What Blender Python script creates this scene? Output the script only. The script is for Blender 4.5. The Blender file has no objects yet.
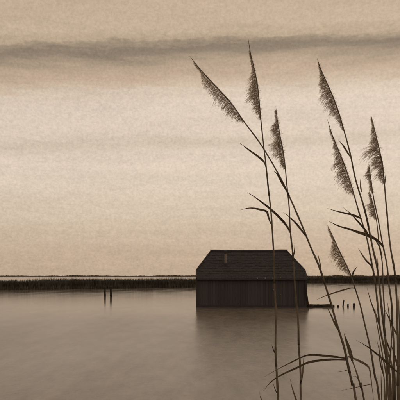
import bpy, math, random
from mathutils import Vector, Matrix, noise

scene = bpy.context.scene
COL = scene.collection
random.seed(11)
R = math.radians

# ------------------------------------------------------------------ camera
EYE = 1.95                      # metres above the water
F = 50.0 / 36.0                 # focal length / sensor width
cam_d = bpy.data.cameras.new('camera')
cam_d.lens = 50.0
cam_d.sensor_width = 36.0
cam_d.shift_y = 0.19
cam_d.clip_start = 0.05
cam_d.clip_end = 20000
cam = bpy.data.objects.new('camera', cam_d)
COL.objects.link(cam)
cam.location = (0, 0, EYE)
cam.rotation_euler = (R(90), 0, 0)
scene.camera = cam

# ------------------------------------------------------------------ world: overcast cloud deck
SUN_EL, SUN_AZ = R(48), R(-18)  # high and veiled, beyond the boathouse
world = bpy.data.worlds.new('World')
scene.world = world
world.use_nodes = True
nt = world.node_tree
nt.nodes.clear()
N = nt.nodes.new
Lk = nt.links.new


def wmath(op, a, b=None, clamp=False):
    n = N('ShaderNodeMath')
    n.operation = op
    n.use_clamp = clamp
    for i, v in enumerate((a, b)):
        if v is None:
            continue
        if isinstance(v, (int, float)):
            n.inputs[i].default_value = v
        else:
            Lk(v, n.inputs[i])
    return n.outputs[0]


def wnoise(scale3, scale, detail, rough=0.55):
    m = N('ShaderNodeMapping')
    m.inputs['Scale'].default_value = scale3
    Lk(tc.outputs['Generated'], m.inputs['Vector'])
    n = N('ShaderNodeTexNoise')
    n.inputs['Scale'].default_value = scale
    n.inputs['Detail'].default_value = detail
    n.inputs['Roughness'].default_value = rough
    Lk(m.outputs[0], n.inputs['Vector'])
    return n.outputs[0]


tc = N('ShaderNodeTexCoord')
sep = N('ShaderNodeSeparateXYZ')
Lk(tc.outputs['Generated'], sep.inputs[0])
sx, sy, sz = sep.outputs
ay = wmath('MAXIMUM', wmath('ABSOLUTE', sy), 0.02)
# height of a cloud roll in the deck (rolls lie along x, drifting slightly)
s = wmath('DIVIDE', wmath('MAXIMUM', sz, 0.0), ay)
u = wmath('DIVIDE', sx, ay)
u = wmath('MAXIMUM', wmath('MINIMUM', u, 1.2), -1.2)
n_big = wnoise((1.0, 1.0, 5.0), 3.5, 3)
n_mid = wnoise((1.0, 1.0, 7.0), 9.0, 4)
n_str = wnoise((1.0, 1.0, 11.0), 4.0, 5, 0.6)
n_fin = wnoise((1.0, 1.0, 1.6), 80.0, 3, 0.6)
n_grn = wnoise((1.0, 1.0, 1.2), 230.0, 2, 0.65)
# warp grows with height so the deck stays level at the horizon
warp = wmath('MULTIPLY', wmath('SUBTRACT', n_big, 0.5), 0.014)
warp = wmath('ADD', warp, wmath('MULTIPLY', wmath('SUBTRACT', n_mid, 0.5), 0.045))
warp = wmath('ADD', warp, wmath('MULTIPLY', wmath('SUBTRACT', n_fin, 0.5), 0.012))
warp = wmath('ADD', warp, wmath('MULTIPLY', u, -0.034))
s2 = wmath('ADD', s, wmath('MULTIPLY', warp, wmath('MINIMUM', wmath('MULTIPLY', s, 2.8), 1.0)))
ramp = N('ShaderNodeValToRGB')
ramp.color_ramp.interpolation = 'EASE'


def lin(c):
    return tuple((v / 255 / 12.92) if v < 10 else ((v / 255 + .055) / 1.055) ** 2.4 for v in c)


stops = [(276, (196, 172, 148)), (255, (199, 175, 151)), (235, (206, 184, 161)), (210, (214, 195, 173)), (182, (220, 203, 183)),
         (154, (221, 204, 185)), (142, (211, 195, 175)), (131, (219, 202, 183)), (105, (221, 204, 186)), (90, (217, 199, 179)),
         (81, (204, 182, 160)), (72, (193, 169, 147)), (63, (183, 161, 139)), (56, (167, 148, 127)), (50, (148, 132, 114)),
         (46, (141, 126, 109)), (42, (156, 139, 119)), (35, (186, 165, 141)), (22, (197, 175, 151)), (0, (193, 171, 147)),
         (-40, (193, 171, 147))]
el = ramp.color_ramp.elements
while len(el) < len(stops):
    el.new(0.5)
for i, (py, v) in enumerate(stops):
    el[i].position = (276 - py) / 555.6 / 0.7
for i, (py, v) in enumerate(stops):
    el[i].color = (*lin(v), 1)
Lk(wmath('DIVIDE', s2, 0.7), ramp.inputs[0])
mott = wmath('ADD', 1.0, wmath('MULTIPLY', wmath('SUBTRACT', n_fin, 0.5), 0.20))
mott = wmath('ADD', mott, wmath('MULTIPLY', wmath('SUBTRACT', n_grn, 0.5), 0.42))
mott = wmath('ADD', mott, wmath('MULTIPLY', wmath('SUBTRACT', n_str, 0.5), 0.26))
mott = wmath('ADD', mott, wmath('MULTIPLY', u, 0.13))
sky = N('ShaderNodeTexSky')
sky.sky_type = 'NISHITA'
sky.sun_disc = False
sky.sun_elevation = SUN_EL
sky.sun_rotation = SUN_AZ
sky.air_density = 1.0
sky.dust_density = 4.0
bw = N('ShaderNodeRGBToBW')
Lk(sky.outputs[0], bw.inputs[0])
comb = N('ShaderNodeMixRGB')
comb.blend_type = 'MULTIPLY'
comb.inputs[0].default_value = 1
Lk(ramp.outputs[0], comb.inputs[1])
# the clear sky above the deck adds a little uneven light through it
Lk(wmath('MULTIPLY', mott, wmath('ADD', 9.6, wmath('MULTIPLY', bw.outputs[0], 0.06))), comb.inputs[2])
bg = N('ShaderNodeBackground')
bg.inputs['Strength'].default_value = 0.1
Lk(comb.outputs[0], bg.inputs['Color'])
wo = N('ShaderNodeOutputWorld')
Lk(bg.outputs[0], wo.inputs[0])

# ------------------------------------------------------------------ sun, exposure
sun_d = bpy.data.lights.new('sun', 'SUN')
sun_d.energy = 0.6
sun_d.angle = R(22)
sun_d.color = (1.0, 0.84, 0.64)
sun = bpy.data.objects.new('sun', sun_d)
COL.objects.link(sun)
sd = Vector((math.sin(SUN_AZ) * math.cos(SUN_EL), math.cos(SUN_AZ) * math.cos(SUN_EL), math.sin(SUN_EL)))
sun.rotation_euler = (-sd).to_track_quat('-Z', 'Y').to_euler()
scene.view_settings.view_transform = 'Standard'
scene.view_settings.look = 'None'
scene.view_settings.exposure = 0
scene.view_settings.gamma = 1


# ------------------------------------------------------------------ materials
def material(name, col, col2=None, rough=0.8, scale=(1, 1, 1), nscale=8.0, detail=4, bump=0.0, bdist=0.01,
             island=0.0, translucent=0.0, spec=0.3):
    m = bpy.data.materials.new(name)
    m.use_nodes = True
    t = m.node_tree
    b = t.nodes['Principled BSDF']
    b.inputs['Roughness'].default_value = rough
    b.inputs['Specular IOR Level'].default_value = spec
    co = t.nodes.new('ShaderNodeTexCoord')
    mp = t.nodes.new('ShaderNodeMapping')
    mp.inputs['Scale'].default_value = scale
    t.links.new(co.outputs['Object'], mp.inputs[0])
    nz = t.nodes.new('ShaderNodeTexNoise')
    nz.inputs['Scale'].default_value = nscale
    nz.inputs['Detail'].default_value = detail
    nz.inputs['Roughness'].default_value = 0.6
    t.links.new(mp.outputs[0], nz.inputs['Vector'])
    rp = t.nodes.new('ShaderNodeValToRGB')
    rp.color_ramp.elements[0].position = 0.3
    rp.color_ramp.elements[1].position = 0.72
    c2 = col2 or tuple(c * 0.6 for c in col)
    rp.color_ramp.elements[0].color = (*c2, 1)
    rp.color_ramp.elements[1].color = (*col, 1)
    fac = nz.outputs[0]
    if island:
        ge = t.nodes.new('ShaderNodeNewGeometry')
        ma = t.nodes.new('ShaderNodeMath')
        ma.operation = 'MULTIPLY_ADD'
        ma.inputs[1].default_value = island
        t.links.new(ge.outputs['Random Per Island'], ma.inputs[0])
        sb = t.nodes.new('ShaderNodeMath')
        sb.operation = 'SUBTRACT'
        sb.inputs[1].default_value = island * 0.5
        t.links.new(nz.outputs[0], sb.inputs[0])
        t.links.new(sb.outputs[0], ma.inputs[2])
        fac = ma.outputs[0]
    t.links.new(fac, rp.inputs[0])
    t.links.new(rp.outputs[0], b.inputs['Base Color'])
    if bump:
        bp = t.nodes.new('ShaderNodeBump')
        bp.inputs['Strength'].default_value = bump
        bp.inputs['Distance'].default_value = bdist
        t.links.new(nz.outputs[0], bp.inputs['Height'])
        t.links.new(bp.outputs[0], b.inputs['Normal'])
    if translucent:
        tr = t.nodes.new('ShaderNodeBsdfTranslucent')
        t.links.new(rp.outputs[0], tr.inputs['Color'])
        mx = t.nodes.new('ShaderNodeMixShader')
        mx.inputs[0].default_value = translucent
        t.links.new(b.outputs[0], mx.inputs[1])
        t.links.new(tr.outputs[0], mx.inputs[2])
        t.links.new(mx.outputs[0], t.nodes['Material Output'].inputs[0])
    return m


M = {
    'boards': material('tarred boards', (.076, .070, .074), (.056, .051, .054), .9, (6, 6, .7), 5, 5, .4, .008, island=.4, spec=.15),
    'shingle': material('weathered shingles', (.040, .037, .0395), (.032, .0295, .0315), .9, (3, 3, 3), 4, 5, .4, .01, island=.45, spec=.15),
    'trim': material('dark trim', (.058, .053, .055), (.044, .040, .042), .85, (2, 2, 2), 6, 4, .3, .005, spec=.15),
    'flue': material('dull metal', (.25, .22, .18), (.15, .13, .105), .6, (4, 4, 1), 7, 4, .2, .003),
    'pale': material('pale wood', (.26, .23, .19), (.16, .14, .115), .7, (9, 9, 9), 6, 3),
    'post': material('wet post wood', (.05, .042, .034), (.018, .015, .012), .8, (9, 9, 1), 6, 4, .4, .01, spec=.2),
    'jetty': material('wet jetty wood', (.055, .046, .037), (.02, .017, .014), .8, (3, 3, 3), 6, 4, .3, .01, island=.4, spec=.2),
    'mud': material('mud', (.075, .058, .042), (.035, .028, .02), .8, (1, 1, 1), 3, 6, .6, .05),
    'marsh': material('marsh reeds', (.110, .098, .078), (.048, .042, .034), .95, (.25, .25, 1), 1.0, 4, island=.5, spec=.05),
    'scrub': material('hazed far scrub', (.13, .11, .085), (.07, .058, .044), .95, (.05, .05, .05), 2, 3, island=.4, spec=.05),  # scrub colour lightened, with the distance haze put into the base tone
    'stem': material('dry reed stem', (.22, .178, .130), (.095, .076, .055), .6, (14, 14, 2.5), 6, 4, spec=.25),
    'leaf': material('dry reed leaf', (.36, .30, .225), (.17, .14, .105), .65, (12, 12, 4), 5, 4, translucent=.5, spec=.2),
    'plume': material('reed plume', (.80, .72, .62), (.54, .48, .41), .9, (30, 30, 30), 4, 2, island=.5, translucent=.72, spec=.05),
}

# water: opaque, turbid, wind-ruffled
wm = bpy.data.materials.new('lagoon water')
wm.use_nodes = True
t = wm.node_tree
b = t.nodes['Principled BSDF']
b.inputs['IOR'].default_value = 1.33
co = t.nodes.new('ShaderNodeTexCoord')


def tnoise(sc3, sc, det, rough=.55):
    mp = t.nodes.new('ShaderNodeMapping')
    mp.inputs['Scale'].default_value = sc3
    t.links.new(co.outputs['Object'], mp.inputs[0])
    n = t.nodes.new('ShaderNodeTexNoise')
    n.inputs['Scale'].default_value = sc
    n.inputs['Detail'].default_value = det
    n.inputs['Roughness'].default_value = rough
    t.links.new(mp.outputs[0], n.inputs['Vector'])
    return n.outputs[0]


patch = tnoise((1, .30, 1), .35, 4)          # catspaws
silt = tnoise((1, .30, 1), 2.6, 6, .8)
rip = tnoise((.75, .6, 1), 6.5, 4, .65)
rp = t.nodes.new('ShaderNodeMapRange')
rp.inputs[1].default_value = .3
rp.inputs[2].default_value = .7
rp.inputs[3].default_value = -.04
rp.inputs[4].default_value = .04
t.links.new(patch, rp.inputs[0])
# the breeze ruffles the near water; farther out it lies calm
sepw = t.nodes.new('ShaderNodeSeparateXYZ')
t.links.new(co.outputs['Object'], sepw.inputs[0])
calm = t.nodes.new('ShaderNodeMapRange')
calm.interpolation_type = 'SMOOTHSTEP'
calm.inputs[1].default_value = 19
calm.inputs[2].default_value = 40
calm.inputs[3].default_value = .25
calm.inputs[4].default_value = .085
t.links.new(sepw.outputs[1], calm.inputs[0])
adr = t.nodes.new('ShaderNodeMath')
t.links.new(rp.outputs[0], adr.inputs[0])
t.links.new(calm.outputs[0], adr.inputs[1])
t.links.new(adr.outputs[0], b.inputs['Roughness'])
cr = t.nodes.new('ShaderNodeValToRGB')
cr.color_ramp.elements[0].position = .3
cr.color_ramp.elements[1].position = .7
cr.color_ramp.elements[0].color = (.085, .071, .060, 1)
cr.color_ramp.elements[1].color = (.215, .180, .150, 1)
t.links.new(silt, cr.inputs[0])
t.links.new(cr.outputs[0], b.inputs['Base Color'])
bp = t.nodes.new('ShaderNodeBump')
bp.inputs['Strength'].default_value = .16
bp.inputs['Distance'].default_value = .03
t.links.new(rip, bp.inputs['Height'])
t.links.new(bp.outputs[0], b.inputs['Normal'])
M['water'] = wm


# ------------------------------------------------------------------ mesh helpers
class MB:
    def __init__(self):
        self.v = []
        self.f = []

    def add(self, vs, fs):
        o = len(self.v)
        self.v.extend([tuple(p) for p in vs])
        self.f.extend([tuple(i + o for i in q) for q in fs])

    def box(self, c, sx, sy, sz, mat=None):
        vs = [Vector((x * sx / 2, y * sy / 2, z * sz / 2)) for x in (-1, 1) for y in (-1, 1) for z in (-1, 1)]
        if mat is not None:
            vs = [mat @ p for p in vs]
        c = Vector(c)
        self.add([p + c for p in vs], [(0, 1, 3, 2), (4, 6, 7, 5), (0, 4, 5, 1), (2, 3, 7, 6), (0, 2, 6, 4), (1, 5, 7, 3)])

    def hexa(self, p):
        # p: four bottom corners then four top corners, same winding
        self.add(p, [(0, 3, 2, 1), (4, 5, 6, 7), (0, 1, 5, 4), (1, 2, 6, 5), (2, 3, 7, 6), (3, 0, 4, 7)])

    def tube(self, pts, rad, n=6, flat=1.0, phase=0.0):
        pts = [Vector(p) for p in pts]
        k = len(pts)
        vs, fs = [], []
        ref = None
        for i, p in enumerate(pts):
            d = (pts[min(i + 1, k - 1)] - pts[max(i - 1, 0)])
            if d.length < 1e-9:
                d = Vector((0, 0, 1))
            d.normalize()
            if ref is None:
                ref = Vector((0, 1, 0)) if abs(d.y) < .9 else Vector((1, 0, 0))
            a = (ref - d * ref.dot(d)).normalized()
            ref = a
            c = d.cross(a)
            r = rad[i] if isinstance(rad, (list, tuple)) else rad
            for j in range(n):
                th = 2 * math.pi * j / n + phase
                vs.append(p + a * (math.cos(th) * r * flat) + c * (math.sin(th) * r))
        for i in range(k - 1):
            for j in range(n):
                j2 = (j + 1) % n
                fs.append((i * n + j, i * n + j2, (i + 1) * n + j2, (i + 1) * n + j))
        fs.append(tuple(range(n - 1, -1, -1)))
        fs.append(tuple((k - 1) * n + j for j in range(n)))
        self.add(vs, fs)

    def build(self, name, mat, parent=None, smooth=False, origin=(0, 0, 0)):
        o = Vector(origin)
        me = bpy.data.meshes.new(name)
        me.from_pydata([tuple(Vector(p) - o) for p in self.v] if o.length else self.v, [], self.f)
        me.materials.append(mat)
        if smooth:
            me.polygons.foreach_set('use_smooth', [True] * len(me.polygons))
        me.update()
        ob = bpy.data.objects.new(name, me)
        COL.objects.link(ob)
        if parent:
            ob.parent = parent
        else:
            ob.location = o
        return ob


def tag(o, label=None, cat=None, group=None, kind=None):
    for k, v in (('label', label), ('category', cat), ('group', group), ('kind', kind)):
        if v:
            o[k] = v
    return o


def empty(name, loc, label, cat, group=None):
    o = bpy.data.objects.new(name, None)
    o.empty_display_size = .1
    COL.objects.link(o)
    o.location = loc
    return tag(o, label, cat, group)


def at(px, py, d):
    """A point of the photograph's view (400 px wide) at distance d metres."""
    return Vector(((px - 200) / (400 * F) * d, d, EYE - (py - 276) / (400 * F) * d))


def spline(pts, step=.02):
    """Catmull-Rom through points."""
    P = [Vector(p) for p in pts]
    P = [P[0] * 2 - P[1]] + P + [P[-1] * 2 - P[-2]]
    out = []
    for i in range(1, len(P) - 2):
        p0, p1, p2, p3 = P[i - 1:i + 3]
        n = max(2, int((p2 - p1).length / step))
        for k in range(n):
            q = k / n
            out.append(.5 * ((2 * p1) + (p2 - p0) * q + (2 * p0 - 5 * p1 + 4 * p2 - p3) * q * q
                             + (3 * p1 - p0 - 3 * p2 + p3) * q ** 3))
    out.append(P[-2])
    return out


# ------------------------------------------------------------------ setting: water, banks, far shore
w = MB()
w.add([(-9000, -300, 0), (9000, -300, 0), (9000, 15000, 0), (-9000, 15000, 0)], [(0, 1, 2, 3)])
tag(w.build('water', M['water']), 'calm grey brown lagoon water with faint ripples', kind='structure')

# mud bank the reeds root in (below the frame)
g = MB()
nx, ny = 40, 24
for j in range(ny + 1):
    for i in range(nx + 1):
        x = -10 + 20 * i / nx
        y = -8 + 11.5 * j / ny
        z = .30 - .42 * max(0, (y - .6) / 2.9) ** 1.4 + .05 * noise.noise((x * 1.3, y * 1.3, 0))
        g.v.append((x, y, z))
for j in range(ny):
    for i in range(nx):
        a = j * (nx + 1) + i
        g.f.append((a, a + 1, a + nx + 2, a + nx + 1))
tag(g.build('mud_bank', M['mud'], smooth=True), 'muddy bank under the foreground reeds', kind='structure')


def lerp_pts(tab, x):
    if x <= tab[0][0]:
        return tab[0][1]
    for (a, p), (c, q) in zip(tab, tab[1:]):
        if x <= c:
            return p + (q - p) * (x - a) / (c - a)
    return tab[-1][1]


def marsh(name, px0, px1, base, height, count, label, seed, depth):
    """A low marsh island: a soil strip and a stand of reed blades on it."""
    rnd = random.Random(seed)
    soil = MB()
    n = 120
    rows = []
    for i in range(n + 1):
        px = px0 + (px1 - px0) * i / n
        d = EYE * 400 * F / (lerp_pts(base, px) - 276)
        d *= 1 + .022 * noise.noise((px * .06, seed, 0)) + .012 * noise.noise((px * .3, seed, 2))
        x = (px - 200) / (400 * F) * d
        dx = x / d
        taper = min(1, min(i, n - i) / 6)
        rows.append((x, d, dx, taper))
        for k, (dd, z) in enumerate(((0, -.25), (.5, .10), (depth * .5, .22), (depth - .5, .1), (depth, -.25))):
            dd *= .15 + .85 * taper
            soil.v.append((x + dx * dd, d + dd, z))
    for i in range(n):
        for k in range(4):
            a = i * 5 + k
            soil.f.append((a, a + 5, a + 6, a + 1))
    tag(soil.build(name + '_ground', M['mud'], smooth=True), 'low muddy ground under the ' + label, kind='structure')
    bl = MB()
    for _ in range(count):
        q = rnd.random() * n
        i = min(int(q), n - 1)
        fr = q - i
        A, B = rows[i], rows[i + 1]
        x = A[0] + (B[0] - A[0]) * fr
        d = A[1] + (B[1] - A[1]) * fr
        tp = A[3] + (B[3] - A[3]) * fr
        dd = (rnd.random() ** 1.4) * depth * (.15 + .85 * tp)
        fringe = rnd.random() < .13
        if fringe:
            dd = -abs(rnd.gauss(0, .17)) * depth
        x += A[2] * dd
        y = d + dd
        hh = lerp_pts(height, px0 + (px1 - px0) * q / n)
        cl =   .84 + .22 * noise.noise((x * .12, y * .2, seed)) + .14 * noise.noise((x * .9, y * .5, seed + 3))
        h = hh * cl * (.72 + .38 * rnd.random()) * (.45 + .55 * tp)
        if fringe:
            h *= rnd.uniform(.2, .6)
        wd = rnd.uniform(.018, .045)
        lx, ly = rnd.gauss(0, .13) * h, rnd.gauss(0, .1) * h
        a = rnd.random() * 3.14
        ca, sa = math.cos(a) * wd, math.sin(a) * wd
        bend = rnd.gauss(0, .12) * h
        p0, p1 = Vector((x, y, -.05)), Vector((x + lx, y + ly, h))
        mid = (p0 + p1) / 2 + Vector((bend * .3, 0, .05))
        off = Vector((ca, sa, 0))
        per = Vector((-sa, ca, 0)) * .5
        bl.add([p0 - off, p0 + off, p0 + per * 2, mid - off * .9, mid + off * .9, mid + per * 1.6, p1],
               [(0, 1, 4, 3), (1, 2, 5, 4), (2, 0, 3, 5), (3, 4, 6), (4, 5, 6), (5, 3, 6)])
    return tag(bl.build(name + '_reeds', M['marsh']), label, 'reed bed', kind='stuff')


marsh('marsh', -90, 262, [(-90, 290.2), (0, 289.8), (60, 289.2), (140, 287.8), (200, 287), (262, 285)],
      [(-90, 1.82), (0, 1.76), (30, 1.62), (60, 1.8), (140, 1.84), (190, 1.74), (262, 1.65)], 26000,
      'dark reed bed along the left shore behind the two posts', 5, 9)
marsh('marsh', 292, 500, [(292, 282.8), (330, 283), (400, 283.4), (500, 284)],
      [(292, 2.25), (340, 2.3), (400, 2.25), (500, 2.2)], 26000,
      'dark reed bed along the right shore behind the tall reeds', 9, 16)

# far shore: a thin line of scrub on low ground
fs = MB()
n = 160
for i in range(n + 1):
    x = -1400 + 2800 * i / n
    for y, z in ((985 + 12 * noise.noise((x * .01, 1, 1)), -.4), (1002, 1.5), (1200, 1.6), (1400, -.5)):
        fs.v.append((x, y, z))
for i in range(n):
    for k in range(3):
        a = i * 4 + k
        fs.f.append((a, a + 4, a + 5, a + 1))
tag(fs.build('far_shore', M['mud'], smooth=True), 'thin far shore on the horizon', kind='structure')
rnd = random.Random(3)
sc = MB()
for _ in range(30000):
    x = rnd.uniform(-620, 620)
    y = rnd.uniform(1000, 1030)
    env = 2.4 + 1.5 * noise.noise((x * .012, 0, 5)) + 1.4 * noise.noise((x * .05, 0, 8))
    if x < -40:
        env *= .9
    z = .6 + max(.5, env) * .85 * rnd.random()
    r = rnd.uniform(.35, .95)
    c = Vector((x, y, z))
    ps = [c + Vector((rnd.gauss(0, 1), rnd.gauss(0, 1), rnd.gauss(0, .55))) * r for _ in range(4)]
    sc.add(ps, [(0, 1, 2), (0, 3, 1), (1, 3, 2), (0, 2, 3)])
tag(sc.build('far_scrub', M['scrub']), 'thin dark line of scrub along the far horizon', 'scrub', kind='stuff')

# ------------------------------------------------------------------ boathouse
HX0, HX1 = -.17, 6.60           # gable walls
HY0, HY1 = 34.75, 39.95         # front and back walls
YM = (HY0 + HY1) / 2
ZE, ZR = 1.80, 3.63             # eave and ridge heights
YE0, YE1 = HY0 - .22, HY1 + .22
VX0, VX1 = HX0 - .05, HX1 + .06  # verges
RX0, RX1 = .74, 5.83            # ridge ends (half hips)
TH = .29                        # share of the slope below the half hip
house = empty('boathouse', ((HX0 + HX1) / 2, YM, 0),
              'black wooden boathouse with half hipped roof standing alone on the water', 'boathouse')
HO = house.location.copy()


def hbuild(mb, name, mat, parent=house, smooth=False):
    mb.v = [tuple(Vector(p) - HO) for p in mb.v]
    return mb.build(name, mat, parent, smooth)


def slope_pt(x, tt, front=True, lift=0.0):
    y0 = YE0 if front else YE1
    y = y0 + (YM - y0) * tt
    z = ZE + (ZR - ZE) * tt
    nrm = Vector((0, -(ZR - ZE) if front else (ZR - ZE), abs(YM - y0))).normalized()
    return Vector((x, y, z)) + nrm * lift


def roof_z(y):
    y0 = YE0 if y < YM else YE1
    return ZE + (ZR - ZE) * (y - y0) / (YM - y0)


def xr(tt):
    """x range of the slope at share tt of its length"""
    if tt <= TH:
        return VX0, VX1
    q = (tt - TH) / (1 - TH)
    return VX0 + (RX0 - VX0) * q, VX1 + (RX1 - VX1) * q


# walls of upright boards, uneven in width, depth and length
rb = random.Random(21)


def wall_boards(along, fixed, lo, hi, top, outward):
    m = MB()
    p = lo
    while p < hi - .02:
        wd = min(rb.uniform(.13, .21), hi - p)
        dep = .028 + rb.uniform(-.006, .008)
        zb = -.30
        zt0, zt1 = top(p + .004), top(p + wd - .004)
        a, c = p + .0025, p + wd - .0025
        o0, o1 = fixed, fixed + outward * dep
        if along == 'x':
            pts = [(a, o0, zb), (c, o0, zb), (c, o1, zb), (a, o1, zb), (a, o0, zt0), (c, o0, zt1), (c, o1, zt1), (a, o1, zt0)]
        else:
            pts = [(o0, a, zb), (o0, c, zb), (o1, c, zb), (o1, a, zb), (o0, a, zt0), (o0, c, zt1), (o1, c, zt1), (o1, a, zt0)]
        m.hexa([Vector(q) for q in pts])
        p += wd
    return m


hbuild(wall_boards('x', HY0, HX0, HX1, lambda x: roof_z(HY0) - .05, -1), 'wall', M['boards'])
hbuild(wall_boards('x', HY1, HX0, HX1, lambda x: roof_z(HY1) - .05, 1), 'wall', M['boards'])
zh = ZE + (ZR - ZE) * TH
gable_top = lambda y: min(roof_z(y) - .05, zh - .02)
hbuild(wall_boards('y', HX0, HY0, HY1, gable_top, 1), 'wall', M['boards'])
hbuild(wall_boards('y', HX1, HY0, HY1, gable_top, -1), 'wall', M['boards'])
core = MB()
core.box(((HX0 + HX1) / 2, YM, .72), HX1 - HX0 - .14, HY1 - HY0 - .14, 2.0)
hbuild(core, 'inner_wall', M['trim'])

# roof: solid deck, then courses of shingles
deck = MB()
outline = [slope_pt(VX0, 0), slope_pt(VX1, 0), slope_pt(VX1, TH), Vector((RX1, YM, ZR)), Vector((RX0, YM, ZR)), slope_pt(VX0, TH)]
back = [slope_pt(VX0, 0, False), slope_pt(VX1, 0, False), slope_pt(VX1, TH, False), Vector((RX1, YM, ZR)), Vector((RX0, YM, ZR)), slope_pt(VX0, TH, False)]
dv = Vector((0, 0, -.06))
allp = outline[:3] + [outline[3], outline[4], outline[5]] + back[:3] + [back[5]]
# indices: 0..5 front, 6,7,8 back eave-left, eave-right, hip-right, 9 back hip-left
lowp = [p + dv for p in allp]
top_f = [(0, 1, 2, 3, 4, 5), (7, 6, 9, 4, 3, 8), (2, 8, 3), (5, 4, 9)]
deck.add(allp + lowp, top_f + [tuple(i + 10 for i in reversed(f)) for f in top_f])
rim = [0, 1, 2, 8, 7, 6, 9, 5]
deck.f += [(rim[i] + 10, rim[(i + 1) % 8] + 10, rim[(i + 1) % 8], rim[i]) for i in range(8)]
roof = hbuild(deck, 'roof', M['trim'])


def shingles(front):
    m = MB()
    rows = 17
    for r in range(rows):
        t0, t1 = r / rows - .01, min(1.0, (r + 1.25) / rows)
        a, c = xr(max(0, (r + .5) / rows))
        x = a - rb.uniform(0, .1)
        while x < c:
            wd = rb.uniform(.13, .26)
            x0, x1 = max(x + .004, a), min(x + wd - .004, c)
            if x1 - x0 > .03:
                j = rb.uniform(-.016, .012)
                l0 = .019 + rb.uniform(-.004, .009)
                lo = t0 + j * .5
                q = [slope_pt(x0, lo, front, .002), slope_pt(x1, lo, front, .002), slope_pt(x1, t1, front, .001), slope_pt(x0, t1, front, .001)]
                tp = [slope_pt(x0, lo, front, l0), slope_pt(x1, lo, front, l0), slope_pt(x1, t1, front, .008), slope_pt(x0, t1, front, .008)]
                if not front:
                    q = [q[1], q[0], q[3], q[2]]
                    tp = [tp[1], tp[0], tp[3], tp[2]]
                m.hexa(q + tp)
            x += wd
    return m


sf = hbuild(shingles(True), 'shingle_courses', M['shingle'], roof)
sf['kind'] = 'stuff'
sb_ = hbuild(shingles(False), 'shingle_courses', M['shingle'], roof)
sb_['kind'] = 'stuff'
for side in (0, 1):                                   # half hips
    m = MB()
    A = slope_pt((VX0, VX1)[side], TH)
    B = slope_pt((VX0, VX1)[side], TH, False)
    C_ = Vector(((RX0, RX1)[side], YM, ZR))
    nn = (B - A).cross(C_ - A).normalized()
    if nn.z < 0:
        nn = -nn
    for r in range(9):
        t0, t1 = r / 9, min(1, (r + 1.2) / 9)
        P0, P1 = A.lerp(C_, (r + .5) / 9), B.lerp(C_, (r + .5) / 9)
        L = (P1 - P0).length
        q = 0
        while q < L - .03:
            wd = min(rb.uniform(.14, .26), L - q)
            e = (P1 - P0).normalized()
            up = (C_ - (A + B) / 2) / 9
            b0 = P0 + e * (q + .004) - up * .55
            b1 = P0 + e * (q + wd - .004) - up * .55
            pts = [b0, b1, b1 + up * 1.15, b0 + up * 1.15]
            lowq = [p + nn * .002 for p in pts]
            topq = [p + nn * h for p, h in zip(pts, (.034, .034, .008, .008))]
            m.hexa(lowq + topq)
            q += wd
    o = hbuild(m, 'shingle_courses', M['shingle'], roof)
    o['kind'] = 'stuff'
m = MB()
nr = 14
m.tube([(RX0 - .05 + (RX1 - RX0 + .1) * i / nr, YM, ZR + .035 - .03 * math.sin(math.pi * i / nr) + rb.uniform(-.012, .012)) for i in range(nr + 1)],
       [.07 + rb.uniform(-.008, .008) for _ in range(nr + 1)], 8)
hbuild(m, 'ridge_cap', M['trim'], roof)
for x in (VX0, VX1):
    for fr in (True, False):
        m = MB()
        m.tube([slope_pt(x, -.01, fr, .01), slope_pt(x, TH, fr, .01)], .05, 4)
        hbuild(m, 'bargeboard', M['trim'], roof)
for x0, x1 in ((VX0, RX0), (VX1, RX1)):
    for fr in (True, False):
        m = MB()
        m.tube([slope_pt(x0, TH, fr, .025), Vector((x1, YM, ZR + .025))], .045, 5)
        hbuild(m, 'hip_cap', M['trim'], roof)
m = MB()
m.box(((VX0 + VX1) / 2, YE0 - .018, ZE - .05), VX1 - VX0, .03, .12)
hbuild(m, 'fascia', M['trim'], roof)
for x in (HX0 - .005, HX1 + .005):
    m = MB()
    m.box((x, HY0 - .045, .72), .14, .035, 2.05)
    hbuild(m, 'corner_board', M['trim'])
m = MB()
m.box(((HX0 + HX1) / 2, HY0 - .07, .03), HX1 - HX0 + .10, .07, .16)
hbuild(m, 'sill_beam', M['trim'])
# flue on the front slope
fx, ft = 1.655, .50
fp = slope_pt(fx, ft)
m = MB()
m.tube([fp - Vector((0, 0, .1)), fp + Vector((0, 0, .80))], .075, 14)
fl = hbuild(m, 'flue_pipe', M['flue'], smooth=False)
m = MB()
ztop = fp.z + .80
m.tube([(fp.x, fp.y, ztop - .10), (fp.x, fp.y, ztop - .098), (fp.x, fp.y, ztop + .05), (fp.x, fp.y, ztop + .10)], [.078, .115, .115, .05], 14)
hbuild(m, 'flue_cap', M['trim'], fl)
m = MB()
m.tube([fp - Vector((0, 0, .06)), fp + Vector((0, 0, .06)), fp + Vector((0, 0, .11))], [.15, .13, .08], 14)
hbuild(m, 'flashing', M['trim'], fl)
# pale rafter ends under the front eave, and two pale pegs low on the wall
for px, py, r in ((257.2, 278.2, .042), (265.2, 278, .040), (273.3, 278.1, .058), (280.6, 277.8, .026)):
    p = at(px, py, YE0 - .05)
    m = MB()
    m.box((p.x, YE0 - .055, p.z), r * 1.7, .05, r * 2)
    hbuild(m, 'rafter_end', M['pale'])
for px, py, r in ((273.4, 289.8, .040), (280.8, 294.8, .034)):
    p = at(px, py, HY0 - .05)
    m = MB()
    m.tube([(p.x, HY0 - .02, p.z), (p.x, HY0 - .09, p.z), (p.x, HY0 - .10, p.z)], [r * .8, r, r * .6], 8)
    hbuild(m, 'wall_peg', M['pale'])

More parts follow.
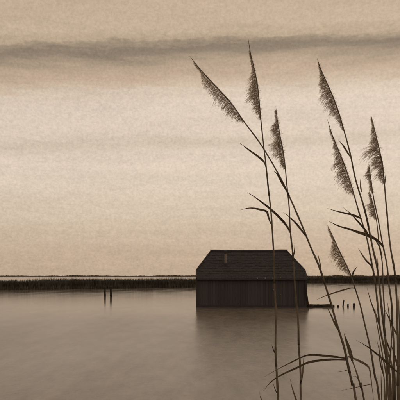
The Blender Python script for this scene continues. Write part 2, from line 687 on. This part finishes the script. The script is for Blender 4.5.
# ------------------------------------------------------------------ jetty, plank, posts
JY = 35.4
j0, j1 = at(306, 306, JY).x, at(332.5, 306, JY).x
jet = empty('floating_jetty', ((j0 + j1) / 2, JY, 0), 'low dark floating jetty reaching right from the boathouse wall', 'jetty')
JO = jet.location.copy()


def jbuild(mb, name):
    mb.v = [tuple(Vector(p) - JO) for p in mb.v]
    return mb.build(name, M['jetty'], jet)


for yy in (-.36, .36):
    m = MB()
    m.box(((j0 + j1) / 2, JY + yy, .045), j1 - j0, .09, .08)
    jbuild(m, 'beam')
x = j0
k = 0
while x < j1 - .05:
    m = MB()
    m.box((x + .06, JY, .105 + random.uniform(-.006, .008)), .11, .86 + random.uniform(-.06, .06), .035, Matrix.Rotation(random.uniform(-.03, .03), 3, 'Z'))
    jbuild(m, 'plank')
    x += .13
for a, c, r in ((305.5, 312.5, .115), (320.5, 332.5, .12)):
    xa, xb = at(a, 306, JY).x, at(c, 306, JY).x
    m = MB()
    m.tube([(xa, JY - .50, .05), (xa + .06, JY - .5, .055), ((xa + xb) / 2, JY - .5, .065), (xb - .08, JY - .5, .05), (xb, JY - .5, .04)],
           [r * .55, r * .9, r, r * .85, r * .45], 9)
    jbuild(m, 'float_log')

m = MB()
pa, pb = at(304.6, 284, 34.45), at(308.6, 307.3, 34.75)
dirv = (pb - pa).normalized()
m.tube([pa, pa.lerp(pb, .5) + Vector((.01, 0, 0)), pb + dirv * .25], [.05, .055, .055], 6, .5)
tag(m.build('leaning_plank', M['post'], origin=pb), 'dark plank leaning on the right corner of the boathouse', 'plank')


def post(name, px, pybase, h, r, lean, label, cat, group, seed):
    rr = random.Random(seed)
    d = EYE * 400 * F / (pybase - 276)
    x = (px - 200) / (400 * F) * d
    root = empty(name, (x, d, 0), label, cat, group)
    m = MB()
    top = Vector((lean * h, 0, h))
    k = 7
    pts = [Vector((-lean * .5, 0, -.5))] + [top * (i / k) + Vector((rr.gauss(0, .012) * r * 8, 0, 0)) for i in range(k)] + [top]
    m.tube(pts, [r * (1.08 - .02 * i + rr.uniform(-.05, .05)) for i in range(len(pts))], 11)
    m.build('shaft', M['post'], root)
    m = MB()
    m.tube([top + Vector((0, 0, .002)), top + Vector((lean * .04, 0, h * .03 + .012)), top + Vector((lean * .05, 0, h * .03 + .03))],
           [r * .96, r * .8, r * .3], 11)
    m.build('worn_top', M['post'], root)


post('wooden_post', 104.9, 296.6, .92, .080, .02, 'thinner left one of two dark posts in front of the left reed bed', 'post', 'pair of posts in the water', 1)
post('wooden_post', 111.1, 296.9, .94, .098, -.02, 'thicker right one of two dark posts in front of the left reed bed', 'post', 'pair of posts in the water', 2)
gp = 'small stakes in the water right of the jetty'
post('mooring_stake', 338, 307.0, .09, .055, .0, 'tiny stub of a stake next to the end of the jetty', 'stake', gp, 3)
post('mooring_stake', 343.0, 306.6, .40, .040, .13, 'tallest leaning stake standing right of the jetty', 'stake', gp, 4)
post('mooring_stake', 348, 306.8, .16, .05, .0, 'short upright stake just right of the tall leaning stake', 'stake', gp, 5)
post('mooring_stake', 354, 307.3, .23, .065, .0, 'thick upright stake farthest from the jetty, beside a bent reed leaf', 'stake', gp, 6)

# ------------------------------------------------------------------ foreground reeds
PX = 1 / (400 * F)              # metres per photograph pixel at 1 m
GROUP = 'tall reeds in the foreground'


def reed(tr, d0, d1, label, w_top=.9, w_bot=2.6, plume=None, leaves=(), seed=0, dens=1.0):
    """tr: the stem's course from tip to frame bottom; d0, d1: distance at tip and foot."""
    rnd = random.Random(seed * 7 + 1)
    y0, y1 = tr[0][1], 400.0

    def dep(py):
        q = (py - y0) / (y1 - y0)
        return d0 + (d1 - d0) * q

    pts = [at(x, y, dep(y)) for x, y in tr]
    # carry the stem on to the mud below the frame
    last, prev = pts[-1], pts[-2]
    dr = (last - prev).normalized()
    z_g = .05
    if tr[-1][1] >= 396:
        L = last.z - z_g
        pts.append(last + Vector((dr.x * L * .30, dr.y * L * .3, -L * .5)))
        pts.append(last + Vector((dr.x * L * .36, dr.y * L * .36, -L)))
    foot = pts[-1].copy()
    root = empty('reed', foot, label, 'reed', GROUP)
    path = [p - foot for p in spline(pts, .02)]
    wob = 1.1 * PX * d0
    path = [p + Vector((noise.noise((p.z * 7, seed * 1.7, 0)), noise.noise((p.z * 6, seed, 5)), 0)) * wob for p in path]
    n = len(path)
    vis = (tr[-1][1] - y0)
    rad = []
    for p in path:
        q = min(1, max(0, (path[0].z - p.z) / max(.01, (pts[0].z - at(0, 400, d1).z))))
        rad.append((w_top + (w_bot - w_top) * q ** .75) * .40 * PX * (d0 + (d1 - d0) * q))
    # nodes: slight swellings
    gap = int(.17 / .02)
    for i in range(gap, n, gap):
        rad[i] *= 1.18
    rad[0] *= .3
    m = MB()
    m.tube(path, rad, 7)
    m.build('stem', M['stem'], root, True)
    # sheaths: a slightly wider sleeve wrapping part of each internode
    i = gap * (3 if plume else 1)
    while i < n - 4:
        k = min(n - 1, i + rnd.randint(3, 6))
        m = MB()
        m.tube(path[i:k + 1], [rad[q] * (1.04 + .16 * (q - i) / max(1, k - i)) for q in range(i, k + 1)], 7)
        m.build('sheath', M['leaf'], root, True)
        i += gap * 2 if path[i].z + foot.z > 1.3 else gap * 4
    if plume:
        pm = MB()
        outer, ys = plume                 # outer: edge of the plume (px), ys: stem heights it springs from
        ytop, ybot = ys
        NB = int((ybot - ytop) * 10.5 * dens)
        stem_px = [(x, y) for x, y in tr]

        def stem_x(py):
            for (xa, ya), (xb, yb) in zip(stem_px, stem_px[1:]):
                if ya <= py <= yb:
                    return xa + (xb - xa) * (py - ya) / (yb - ya)
            return stem_px[-1][0]

        def stem_dir(py):
            v = Vector((stem_x(py + 3) - stem_x(py - 3), 6))
            return v.normalized()

        for b in range(NB):
            q = (b + rnd.random()) / NB
            py = ytop + (ybot - ytop) * q
            sx_ = stem_x(py)
            wd = lerp_pts(outer, q)         # half-spread in px away from the stem, measured across it
            sd2 = stem_dir(py)
            nrm = Vector((-sd2.y, sd2.x))   # to the left of the stem
            side = -1 if rnd.random() < .06 else 1
            clump = .72 + .5 * noise.noise((py * .24, seed * 3.1, 0)) + .25 * noise.noise((py * .7, seed, 4))
            ln = max(.5, wd * clump * (rnd.random() ** .45) * 1.45) * (.22 if side < 0 else 1)
            # branch springs upward along the stem then arches out and droops
            e = nrm * side
            up = -sd2
            spring = rnd.uniform(.15, .55) * ln
            tip2 = Vector((sx_, py)) + e * ln + up * spring * .2 + Vector((0, ln * rnd.uniform(-.15, .55)))
            mid2 = Vector((sx_, py)) + e * ln * .45 + up * spring
            d = dep(py)
            dz = rnd.gauss(0, .35) * ln * PX * d
            A = at(sx_, py, d)
            B = at(mid2.x, mid2.y, d) + Vector((0, dz * .5, 0))
            C = at(tip2.x, tip2.y, d) + Vector((0, dz, 0))
            cur = [(A * (1 - f) ** 2 + B * 2 * f * (1 - f) + C * f * f) - foot for f in (0, .3, .6, .85, 1)]
            r0 = rnd.uniform(.07, .12) * PX * d
            pm.tube(cur, [r0, r0, r0 * .9, r0 * .7, r0 * .2], 3)
            # spikelets: slim awned florets along the branch
            for _ in range(max(2, int(ln * 1.1))):
                f = rnd.uniform(.15, 1)
                P = (A * (1 - f) ** 2 + B * 2 * f * (1 - f) + C * f * f) - foot
                T = ((B - A) * (1 - f) + (C - B) * f).normalized()
                T = (T + Vector((rnd.gauss(0, .45), rnd.gauss(0, .5), rnd.gauss(-.1, .45)))).normalized()
                l = rnd.uniform(.9, 2.3) * PX * d
                ww = rnd.uniform(.08, .16) * PX * d
                s1 = T.orthogonal().normalized() * ww
                s2_ = T.cross(s1).normalized() * ww
                Q = P + T * l * .45
                E = P + T * l
                pm.add([P, Q + s1, E, Q - s1, P, Q + s2_, E, Q - s2_], [(0, 1, 2, 3), (4, 5, 6, 7)])
        pm.build('plume', M['plume'], root)
    for lf in leaves:
        pl, width = lf[0], lf[1]
        dd = lf[2] if len(lf) > 2 else rnd.uniform(-.10, .06)
        # pl: from the stem out to the tip
        k = len(pl)
        cp = [at(x, y, dep(y) + dd * (i / (k - 1))) - foot for i, (x, y) in enumerate(pl)]
        cp = spline(cp, .008)
        n2 = len(cp)
        vs, fs_ = [], []
        tw = rnd.uniform(-.5, .5)
        for i, p in enumerate(cp):
            q = i / (n2 - 1)
            T = (cp[min(i + 1, n2 - 1)] - cp[max(i - 1, 0)]).normalized()
            view = Vector((0, 1, .15)).normalized()
            S = T.cross(view).normalized()
            V = S.cross(T).normalized()
            an = .55 + tw * q
            S2 = S * math.cos(an) + V * math.sin(an)
            V2 = V * math.cos(an) - S * math.sin(an)
            prof = (.55 + .45 * min(1, q / .25)) * (1 - max(0, (q - .35) / .65) ** 1.5) + .03
            hw = width * .5 * PX * d1 * prof * .86
            hw *= 1 + .16 * noise.noise((q * 9, seed * 2.3 + pl[0][0], 0)) + .10 * noise.noise((q * 31, seed, pl[0][1]))
            fold = hw * .35
            th = .00035
            vs += [p + S2 * hw, p - V2 * (th) + V2 * fold, p - S2 * hw, p + V2 * (th + fold)]
        for i in range(n2 - 1):
            for j in range(4):
                fs_.append((i * 4 + j, i * 4 + (j + 1) % 4, (i + 1) * 4 + (j + 1) % 4, (i + 1) * 4 + j))
        fs_ += [(3, 2, 1, 0), tuple((n2 - 1) * 4 + j for j in range(4))]
        m = MB()
        m.add(vs, fs_)
        m.build('leaf', M['leaf'], root)
    return root


# plume widths: (share of the plume's length from its top, px across)
reed([(189.5, 56), (198, 67), (207, 77), (229, 101), (243, 121), (258.5, 141.5), (271, 162), (286.5, 191), (299.5, 220), (311, 247),
      (320.5, 268.5), (329.5, 299), (336, 321), (344, 345), (347.5, 361), (352.5, 385), (356, 400)],
     2.05, 2.2, 'reed leaning farthest left, its long drooping plume nearest the picture centre', .9, 3.0,
     ([(0, .8), (.15, 2), (.24, 6), (.35, 9), (.55, 10), (.75, 9.5), (.9, 6), (1, 1)], (62, 122)),
     [([(286.5, 191), (281, 181), (277, 174), (272.8, 170.5)], 2.2),
      ([(305.8, 236), (297, 224.5), (290, 217.5), (283, 212)], 2.6),
      ([(321, 269), (319.5, 261), (317.5, 253)], 1.4),
      ([(340, 333), (335.5, 325), (331, 315), (327, 307)], 2.0),
      ([(347, 358.5), (330, 356.3), (310.5, 355), (300, 358), (285, 365.5), (279, 368.5), (264, 377)], 3.9, -.12),
      ([(347, 360), (330, 359.5), (310, 362), (299, 366.8), (279, 376.3), (270, 383), (263, 391)], 3.6, .12),
      ([(347.5, 356.5), (352.5, 358), (362.5, 362.5), (368, 366.5), (370, 371), (372, 387), (374, 402)], 2.9, -.06),
      ([(350.5, 369), (344, 371), (337, 372.2)], 1.3)], 1)
reed([(248.5, 39), (251, 55), (254.7, 71), (258, 90), (261, 117), (264, 146), (266.5, 168), (269, 196), (271, 220), (273, 250),
      (274.5, 288), (275, 310), (275.7, 350), (277, 372), (277.5, 400)],
     2.15, 2.25, 'leftmost upright reed, its pointed plume reaching highest', .8, 2.7,
     ([(0, .8), (.15, 2.2), (.24, 1.6), (.33, 5), (.5, 9), (.62, 12.5), (.72, 9), (.85, 8.5), (.95, 4), (1, .8)], (50, 119)),
     [([(266.3, 168), (264, 162), (258, 156.5), (249, 150), (239, 142.5)], 2.3),
      ([(270.8, 224), (268.3, 216.5), (266.7, 211.5), (262, 210), (254, 208.3), (248, 208.2), (240, 210)], 2.3),
      ([(275.3, 354), (273.5, 350), (271.5, 344)], 1.4),
      ([(277.2, 394), (275, 389), (273, 383)], 1.3),
      ([(277.5, 412), (262, 400), (259.5, 391)], 1.4)], 2)
reed([(275.3, 106), (277.7, 120), (281.7, 142), (284.7, 167), (287.3, 190), (289, 208), (290.3, 228), (292.5, 250), (294.3, 278),
      (296.5, 300), (298, 320), (299, 350), (300.7, 379), (300, 400)],
     2.3, 2.35, 'upright reed in front of the right end of the boathouse', .8, 2.6,
     ([(0, .8), (.15, 2.5), (.3, 7), (.5, 9), (.65, 12), (.8, 7.5), (.93, 4), (1, .8)], (110, 169)),
     [([(290.5, 233), (286, 225), (278, 216), (268, 207), (256, 198), (247, 192)], 3.0, -.15),
      ([(293.3, 257), (294.6, 250), (294.8, 243)], 1.4),
      ([(301, 383), (302.5, 374), (304.3, 352)], 1.8),
      ([(300, 412), (295.5, 398), (292, 387), (290, 378)], 2.3)], 3)
reed([(317.3, 58.5), (321, 69), (326, 80.5), (334.5, 101), (342.5, 125), (350, 154), (355, 175), (362.5, 201), (368.5, 227), (372.3, 245),
      (377, 269), (379.7, 290), (382, 307), (384.6, 330), (386.5, 352), (388.3, 370), (391, 400)],
     1.95, 2.05, 'tallest reed right of the boathouse, with a narrow pointed plume', .9, 3.0,
     ([(0, .8), (.15, 3), (.3, 8), (.42, 11), (.55, 10.5), (.68, 11), (.8, 7), (.93, 3.5), (1, .8)], (64, 130)),
     [([(350.3, 157), (346, 150), (342, 144), (338, 139.5)], 1.9),
      ([(361.5, 192), (360.6, 186), (360.5, 178.5)], 1.5),
      ([(370, 238), (366, 231), (361, 225), (351, 214), (342.5, 207)], 2.3),
      ([(377.2, 271), (377.8, 264), (377.6, 258)], 1.5)], 4)
reed([(327.5, 119), (332, 134), (338.3, 150), (346, 170), (355.6, 199), (362.5, 224), (367.5, 242), (373, 269), (375.6, 290), (377.7, 306),
      (381, 330), (386, 356), (387, 372), (386, 400)],
     2.1, 2.15, 'reed with a bushy dark plume, just below the tallest plume', .8, 2.7,
     ([(0, .6), (.2, 1.2), (.34, 5), (.44, 10.5), (.55, 12.5), (.7, 11), (.85, 8.5), (.95, 3.5), (1, .8)], (128, 195)),
     [([(361.5, 219), (358, 217), (351, 214.5), (338.7, 211.7), (327, 208.2)], 2.7),
      ([(374, 272), (371, 265.5), (365, 259), (358, 248)], 2.2),
      ([(381, 331), (377, 318), (371, 302), (366.8, 287)], 2.0)], 5)
reed([(371, 115.5), (374.4, 127), (379.6, 151), (383, 169), (385.6, 199), (388, 219), (391, 250), (393.7, 268), (395.8, 289), (397, 306),
      (397.4, 330), (398, 360), (398.5, 400)],
     1.9, 1.95, 'reed with a full plume closest to the right edge of the picture', .9, 2.9,
     ([(0, .8), (.12, 2.2), (.28, 6.5), (.42, 10), (.52, 14), (.65, 12.5), (.78, 9), (.9, 6), (1, .8)], (118, 184)),
     [([(384.4, 186), (385.2, 180), (385.8, 173.5)], 1.4)], 6)
reed([(368.7, 163.5), (371, 179), (373.3, 194), (375.5, 206), (378.5, 221), (383.7, 249), (387.5, 270), (389.5, 290), (391.2, 306),
      (392.8, 330), (394, 350), (394.5, 400)],
     2.2, 2.3, 'slender reed with a small thin plume between two taller reeds', .8, 2.7,
     ([(0, .6), (.25, 4.5), (.5, 4), (.75, 4), (1, .6)], (166, 193)),
     [([(383.5, 247), (378, 241), (369, 235.8), (357.5, 232), (350, 229.3), (338.7, 226), (327.5, 220.7)], 3.4, -.12),
      ([(400, 338.5), (394, 329.5), (389, 318), (384, 308)], 2.2, .05)], 7, 1.2)
reed([(368.4, 188.5), (372, 200), (375.5, 213), (377.4, 226), (379.4, 247), (382, 262), (383.3, 290), (384.3, 310), (384.6, 332), (388, 352), (392, 366), (394, 400)],
     2.4, 2.4, 'short reed with the lowest tufted plume in the right clump', .7, 2.3,
     ([(0, .6), (.3, 2), (.5, 7), (.75, 7.5), (.92, 3), (1, .6)], (192, 219)),
     [([(382.3, 258), (379.5, 247), (374, 238), (370, 233)], 1.6)], 8, 1.2)
reed([(327.3, 225), (332, 235), (338.7, 250), (345, 262), (351, 275), (355, 288), (361, 309), (366, 328), (370.8, 350), (375.8, 377), (379.3, 400)],
     2.25, 2.3, 'low leaning reed, drooping plume above the horizon and a bent leaf below', .8, 2.5,
     ([(0, .6), (.25, 1.5), (.4, 7), (.5, 9.5), (.65, 9), (.85, 6.5), (1, 1)], (227, 275)),
     [([(351.8, 277), (354, 271), (357.3, 266.5)], 1.9),
      ([(355, 288.5), (352, 287.8), (346, 289.3), (333, 293.2), (324, 296.5), (316, 300)], 1.9),
      ([(372, 384), (362, 386), (352, 388.3), (340, 391)], 1.6)], 9)
reed([(344, 334), (346, 343), (350, 354), (352.7, 361.5), (357.5, 375), (361, 387.5), (364, 400)],
     2.1, 2.1, 'young short reed with a broad pointed top leaf beside the long arching leaves', .9, 2.0, None,
     [([(352.3, 361), (350, 352), (347, 342), (344, 333)], 4.6, -.02), ([(358, 379), (356, 376.5), (352.8, 376.3)], 1.5)], 10)
reed([(375.3, 308), (376.3, 320), (379, 336), (383, 357), (386, 373), (388.5, 400)],
     2.0, 2.0, 'bare broken reed stem hidden among the thick right clump', 1.0, 1.7, None,
     [([(400.5, 374.5), (390, 366), (384, 360), (370.6, 349), (364, 344.5), (356, 340)], 3.1, -.1)], 11)
reed([(380.6, 371), (380.7, 385), (381, 400)], 1.9, 1.9,
     'shortest bare reed shoot at the bottom of the right clump', .7, 1.4, None, [], 12)
reed([(387.6, 303), (390, 322), (391, 340), (390, 362), (388.6, 400)], 2.3, 2.3,
     'bare straight reed stem between the two thick stems of the right clump', 1.0, 1.9, None,
     [([(390.6, 352), (387.5, 344), (384.5, 336), (383, 329)], 2.0)], 13)
reed([(399.3, 296), (399.5, 320), (399.2, 350), (399.6, 400)], 2.1, 2.1,
     'bare dark reed stem cut by the right edge of the picture', 1.1, 2.3, None,
     [([(399.4, 372), (396.5, 362), (393, 350), (390.5, 343)], 2.2)], 14)
reed([(377.2, 341), (381.5, 360), (383.2, 376), (384.6, 400)], 1.95, 1.95,
     'thin bare reed shoot on the left side of the right clump', .8, 1.6, None,
     [([(383, 374), (380.5, 364), (379.3, 355), (379.5, 346)], 1.6)], 15)
